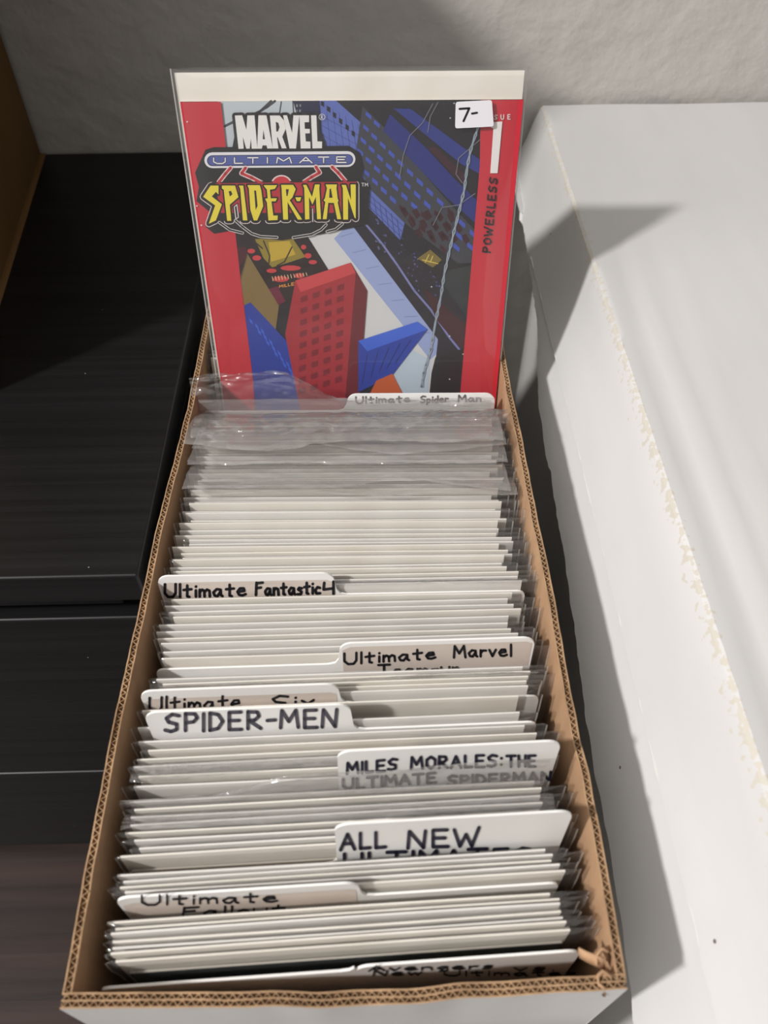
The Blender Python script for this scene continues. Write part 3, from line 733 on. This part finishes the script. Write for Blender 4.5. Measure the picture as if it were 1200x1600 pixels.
poly([(306, 268), (322, 232), (335, 228), (545, 226), (562, 236), (568, 262), (566, 276), (578, 288), (574, 348), (548, 354), (500, 364), (440, 373), (404, 368), (376, 356), (336, 363), (322, 352), (330, 330), (308, 312), (312, 290)], (24, 22, 26))
for p in MV: poly(p, (228, 226, 222))
LAY[0] -= 7e-6
poly(L1([(430, 270), (448, 380), (422, 380)]), (34, 32, 38)); poly(L1([(575, 175), (605, 190), (618, 240), (600, 290), (580, 290)]), (34, 32, 38))
lines([[(503.5 + 4.6 * math.cos(a * .4488), 181 + 4.6 * math.sin(a * .4488)) for a in range(15)]], .9, (220, 220, 224), 4)
lines(text_strokes('R', 501.8, 183.6, 505.2, 183.6, 5, jig=0), .9, (220, 220, 224), 4)
def pill(x0, x1, y0, y1, slope, rgb):
    r = (y1 - y0) / 2; pts = []
    for i in range(9): a = math.radians(90 + 180 * i / 8); pts.append((x0 + r + r * math.cos(a), (y0 + y1) / 2 + r * math.sin(a)))
    for i in range(9): a = math.radians(-90 + 180 * i / 8); pts.append((x1 - r + r * math.cos(a), (y0 + y1) / 2 - slope + r * math.sin(a)))
    poly(pts, rgb)
pill(320.5, 555.5, 236, 260.5, 1.8, (226, 224, 228)); pill(324.5, 552, 240.5, 257.5, 1.8, (30, 30, 44)); pill(326, 551, 241.5, 256.3, 1.8, (74, 86, 150))
for i in range(4): lines([[(331, 243.5 + i * 3.2), (546, 241.8 + i * 3.2)]], .8, (98, 110, 172), 4)
for i, (c, a, b_) in enumerate((('U', 335, 353), ('L', 366, 380), ('T', 388, 404), ('I', 418, 418.6), ('M', 433, 456), ('A', 469, 488), ('T', 498, 514), ('E', 525, 541))):
    y = 253.3 - (a - 335) / 200 * 1.9
    lines(text_strokes(c, a, y, b_, y, 8.6, jig=0), 3.6, (36, 38, 62))
for i, (c, a, b_) in enumerate((('U', 335, 353), ('L', 366, 380), ('T', 388, 404), ('I', 418, 418.6), ('M', 433, 456), ('A', 469, 488), ('T', 498, 514), ('E', 525, 541))):
    y = 253.3 - (a - 335) / 200 * 1.9
    lines(text_strokes(c, a, y, b_, y, 8.6, jig=0), 1.9, (232, 230, 232))
legs = [L2([(440, 300), (370, 380), (285, 490)]), L2([(640, 300), (585, 372), (720, 430), (850, 500)]), L3([(480, 250), (525, 318), (430, 370), (340, 430)]), L3([(668, 250), (740, 320), (825, 420)])]
lines(legs, 7.5, (226, 206, 204)); 
dome = [(440.5 + 16.5 * math.cos(math.radians(a)), 286 - 15 * math.sin(math.radians(a))) for a in range(0, 181, 15)]
poly(dome, (226, 206, 204))
SPL = [L2([(175,535),(280,535),(280,655),(245,620),(190,680),(325,785),(245,1000),(150,1045),(235,800),(75,685)]),
 L2([(325,535),(500,535),(545,690),(430,790),(450,1005),(395,1005),(350,590),(325,575)]), L2([(550,535),(610,535),(665,1000),(605,1000),(570,580)]),
 L2([(665,530),(830,530),(850,600),(875,810),(795,1000),(750,1000),(705,860),(685,575)]),
 L2([(885,530),(1060,530),(1030,580),(965,590),(975,705),(1060,705),(1040,745),(985,745),(1010,935),(1070,935),(1065,995),(945,1000),(925,760),(900,710),(935,705),(925,590),(885,540)]),
 L3([(75,460),(215,460),(245,510),(205,610),(175,640),(320,865),(270,865),(150,660),(155,865),(100,865),(80,500)]), L3([(240,605),(310,605),(295,650),(258,650)]),
 L3([(330,460),(370,460),(435,600),(470,455),(525,455),(520,500),(540,860),(495,860),(480,600),(440,690),(400,600),(405,860),(355,865),(345,500)]),
 L3([(595,455),(725,455),(720,500),(735,625),(745,640),(735,665),(775,860),(730,860),(690,670),(625,670),(605,860),(560,860),(590,660),(570,640),(585,620),(610,500)]),
 L3([(780,460),(830,460),(890,640),(885,455),(945,455),(945,855),(930,840),(855,610),(855,865),(800,865),(795,500)])]
HOL = [L2([(415,610),(445,605),(465,650),(430,680)]), L2([(755,600),(780,600),(800,805),(775,860)]), L3([(130,510),(165,510),(150,590),(138,590)]), L3([(640,510),(655,500),(675,610),(635,610)])]
lines([p + [p[0]] for p in SPL], 11, (222, 208, 206))
poly([(332, 282), (556, 279), (560, 284), (559, 340), (340, 343)], (24, 20, 24))
lines([p + [p[0]] for p in SPL], 8.6, (30, 24, 28))
lines(legs, 4.2, (190, 44, 54)); poly([(440.5 + (x - 440.5) * .86, 286 + (y - 286) * .86) for x, y in dome], (194, 42, 54))
poly([(338, 284), (557, 281.5), (556, 322), (520, 330), (345, 330)], (176, 38, 50))
for dk in ([L3([(425, 730), (460, 730), (462, 900), (425, 900)])] + [L2([(460, 810), (540, 760), (560, 1000), (500, 1000)])]): poly(dk, (26, 22, 26))
lines([L3([(442, 740), (444, 890)]), L2([(490, 820), (525, 790), (545, 960), (510, 980), (490, 820)])], 1.5, (216, 206, 204))
lines([p + [p[0]] for p in SPL], 5.0, (22, 18, 22))
for p in SPL: poly(p, (226, 208, 62), True)
for p in HOL: poly(p, (30, 24, 28))
low = [L2([(290, 1025), (430, 1125), (600, 1168)]), L2([(505, 1000), (600, 1085), (720, 1175), (840, 1215), (1060, 1226)]), L3([(600, 925), (540, 985), (430, 1040), (215, 1075)]), L3([(790, 915), (710, 980), (610, 1005)])]
lines(low, 4.6, (206, 202, 200)); lines(low, 2.4, (26, 24, 28))
lines(text_strokes('TM', 565, 288.5, 575, 288.5, 5, jig=0), 1.0, (210, 208, 212), 4)
# --- issue block on the right band
lines(text_strokes('SUE', 771.5, 184.5, 796, 184, 7, gap=.9, jig=0), 1.5, (238, 226, 226))
c4 = T(6.154, 690, 140)
poly(c4([(485, 300), (578, 292), (532, 788), (462, 788), (492, 358), (470, 352)]), (234, 230, 228))
lines(text_strokes('POWERLESS', 765, 392, 776, 276, 12, gap=.3, jig=0, up=(-.97, -.1)), 2.6, (44, 26, 32))
for x, y in ((294, 188), (309, 319), (316, 349)): lines([[(x, y), (x + .2, y)]], 2.4, (240, 235, 235))
cv = cover.build('cover', sc)
tag(cv, 'glossy cover with red bands and night street')
# --- white price sticker, stuck on the bag
q = MB()
cs = [(711, 156), (767, 153), (770, 194), (710, 197)]
def rpoly(cs, r=4):
    out = []
    for i in range(4):
        p, a, c = Vector(cs[i]), Vector(cs[i - 1]), Vector(cs[(i + 1) % 4])
        da = (a - p).normalized() * r; dc = (c - p).normalized() * r
        for t in range(5):
            s = t / 4; out.append(tuple(p + da * (1 - s) ** 2 + dc * s ** 2))
    return out
zb = -.0046
q.prism([P(*p) for p in rpoly(cs)], zb - .0002, zb, flat((226, 224, 228), .5))
st = q.build('price_sticker', sc)
tag(st, 'white sticker with a handwritten 7')
q = MB(); lay_strokes(q, text_strokes('7', 717, 186, 732, 186, 20) , 3.4, P, zb - .00026, m_ink); lay_strokes(q, text_strokes('-', 735, 183, 744, 182, 20), 3.2, P, zb - .0003, m_ink)
q.build('sticker_writing', st)
# --- its bag
q = MB()
gl, gr, gt = P(266, 113)[0], P(826, 108)[0], P(545, 108)[1] + .0008
xs = [gl + (gr - gl) * i / 24 for i in range(25)]; zs = [.001 + (gt - .001) * i / 20 for i in range(21)]
fr = [[(x, -.0042 * min(1, (x - gl) / .004, (gr - x) / .004) + .00012 * nz(x * 50, z * 40, 2), z) for x in xs] for z in zs]
bk = [[(x, .0018 * min(1, (x - gl) / .004, (gr - x) / .004), z) for x in xs] for z in zs]
q.grid(fr, m_bag); q.grid([list(reversed(r_)) for r_ in bk], m_bag)
for s_, xe in ((1, gl), (-1, gr)):
    q.grid([[(xe, -.0003, z) for z in zs], [(xe + s_ * .0009, -.0012, z) for z in zs]], m_seam)
q.build('plastic_bag', sc, smooth=True)

# ------------------------------------------------------------------ comics behind the standing one
for i in range(11):
    y = .4085 + .0036 * i + .004
    file_comic(y, 'bagged comic with white board, %s behind the tall standing comic' % ordinal(i + 1), k, x=-.0172 + random.uniform(-.0008, .0008), dz=.0085, low=True); k += 1

# ------------------------------------------------------------------ loose bag flaps sticking up (parts of their comics)
def flap(comic, prof, mat, n=110, m=26, amp=.0012, crease=.0009, seed=1, x0=-.0885, x1=.0895, fwd=.0, name='bag_flap', droop=0.0):
    """prof(u) -> (rise, forward) of the free edge; the sheet grows from the bag mouth"""
    q = MB(); rows = []
    for i in range(m + 1):
        t = i / m; row = []
        for j in range(n + 1):
            u = j / n; x = x0 + (x1 - x0) * u
            up, fw_ = prof(u)
            ease = t * t * (3 - 2 * t)
            c = amp * t * (nz(u * 9 + seed, t * 3, seed) + .6 * nz(u * 26 + seed, t * 7, seed + 3))
            cz = crease * (1 - 2.2 * abs(nz(u * 13 + t * 4 + seed, t * 5 - u * 3, seed + 8))) * min(1, t * 3) + .45 * crease * (1 - 2.2 * abs(nz(u * 31 - t * 6, t * 9 + seed, seed)))* min(1, t * 3)
            f2 = abs(nz(u * 6 - t * 2.5 + seed, seed)) * amp * 1.6 * t
            row.append((x + c * .4, -.0018 - fw_ * (.4 * t + .6 * ease) - f2 * .6 + c - cz * .5, BH - .001 + .0016 * min(1, t * 6) + (up + droop) * math.sin(t * 1.5708) - droop * t ** 3 + abs(c) * .7 + cz * .6))
        rows.append(row)
    q.grid(rows, mat)
    o = q.build(name, comic, smooth=True)
    return o
g = ALLC['gap']
def sm(a, b_, u): u = min(1, max(0, (u - a) / (b_ - a))); return u * u * (3 - 2 * u)
# the sleeve mouth that rises in front of the standing comic
tag(flap(g[-2], lambda u: (.0120, .0005), m_flap, amp=.0006, crease=.0003, seed=3), 'milky bag flap over the tab behind it')
tag(flap(g[-4], lambda u: (.0150 - .004 * u, .040 - .02 * u), m_flap2, amp=.0030, crease=.0026, seed=91, droop=.009), 'crinkled clear bag flap')
tag(flap(g[-1], lambda u: (.0265 - .020 * sm(.30, .52, u) - .003 * sm(.25, 0, u), -.001), m_flap2, amp=.0036, crease=.0022, seed=5, x0=-.093, x1=.088), 'crinkled clear bag mouth')
for idx, (fw_, rise, sd_, a_) in {27: (.052, .0125, 11, .0018), 24: (.036, .0075, 17, .0014), 20: (.034, .0065, 29, .0014), 15: (.034, .0055, 31, .0010), 11: (.020, .0045, 43, .0008)}.items():
    tag(flap(g[idx], lambda u, fw_=fw_, rise=rise, sd_=sd_: (rise + .002 * nz(u * 4, sd_), fw_ * (.9 + .3 * nz(u * 2.2 + 3, sd_))), m_flap, amp=a_, seed=sd_, droop=.004 if idx == 27 else .001), 'milky loose bag flap')
h_ = ALLC['third']
tag(flap(h_[-1], lambda u: (.0175 + .0040 * sm(.45, .95, u) if u > .42 else .003 + .0145 * sm(.2, .42, u), -.0016), m_flap, amp=.0008, seed=61), 'milky bag flap over the tab behind it')
tag(flap(h_[-2], lambda u: (.0015 + .003 * sm(.5, 0, u), .008), m_flap2, amp=.0016, seed=67), 'crinkled clear bag flap')
tag(flap(ALLC['fourth'][3], lambda u: (.002 + .004 * sm(.45, 0, u), .005 + .006 * sm(.5, 0, u)), m_flap2, amp=.0018, seed=71), 'crinkled clear bag flap')
tag(flap(ALLC['eighth'][1], lambda u: (.002 + .002 * sm(.5, .2, u), .004), m_flap2, amp=.0014, seed=73), 'crinkled clear bag flap')
tag(flap(ALLC['sixth'][-2], lambda u: (.003 + .003 * sm(.4, .8, u) - .002 * sm(.8, 1, u), .002), m_flap2, amp=.0010, seed=79), 'crinkled clear bag flap')
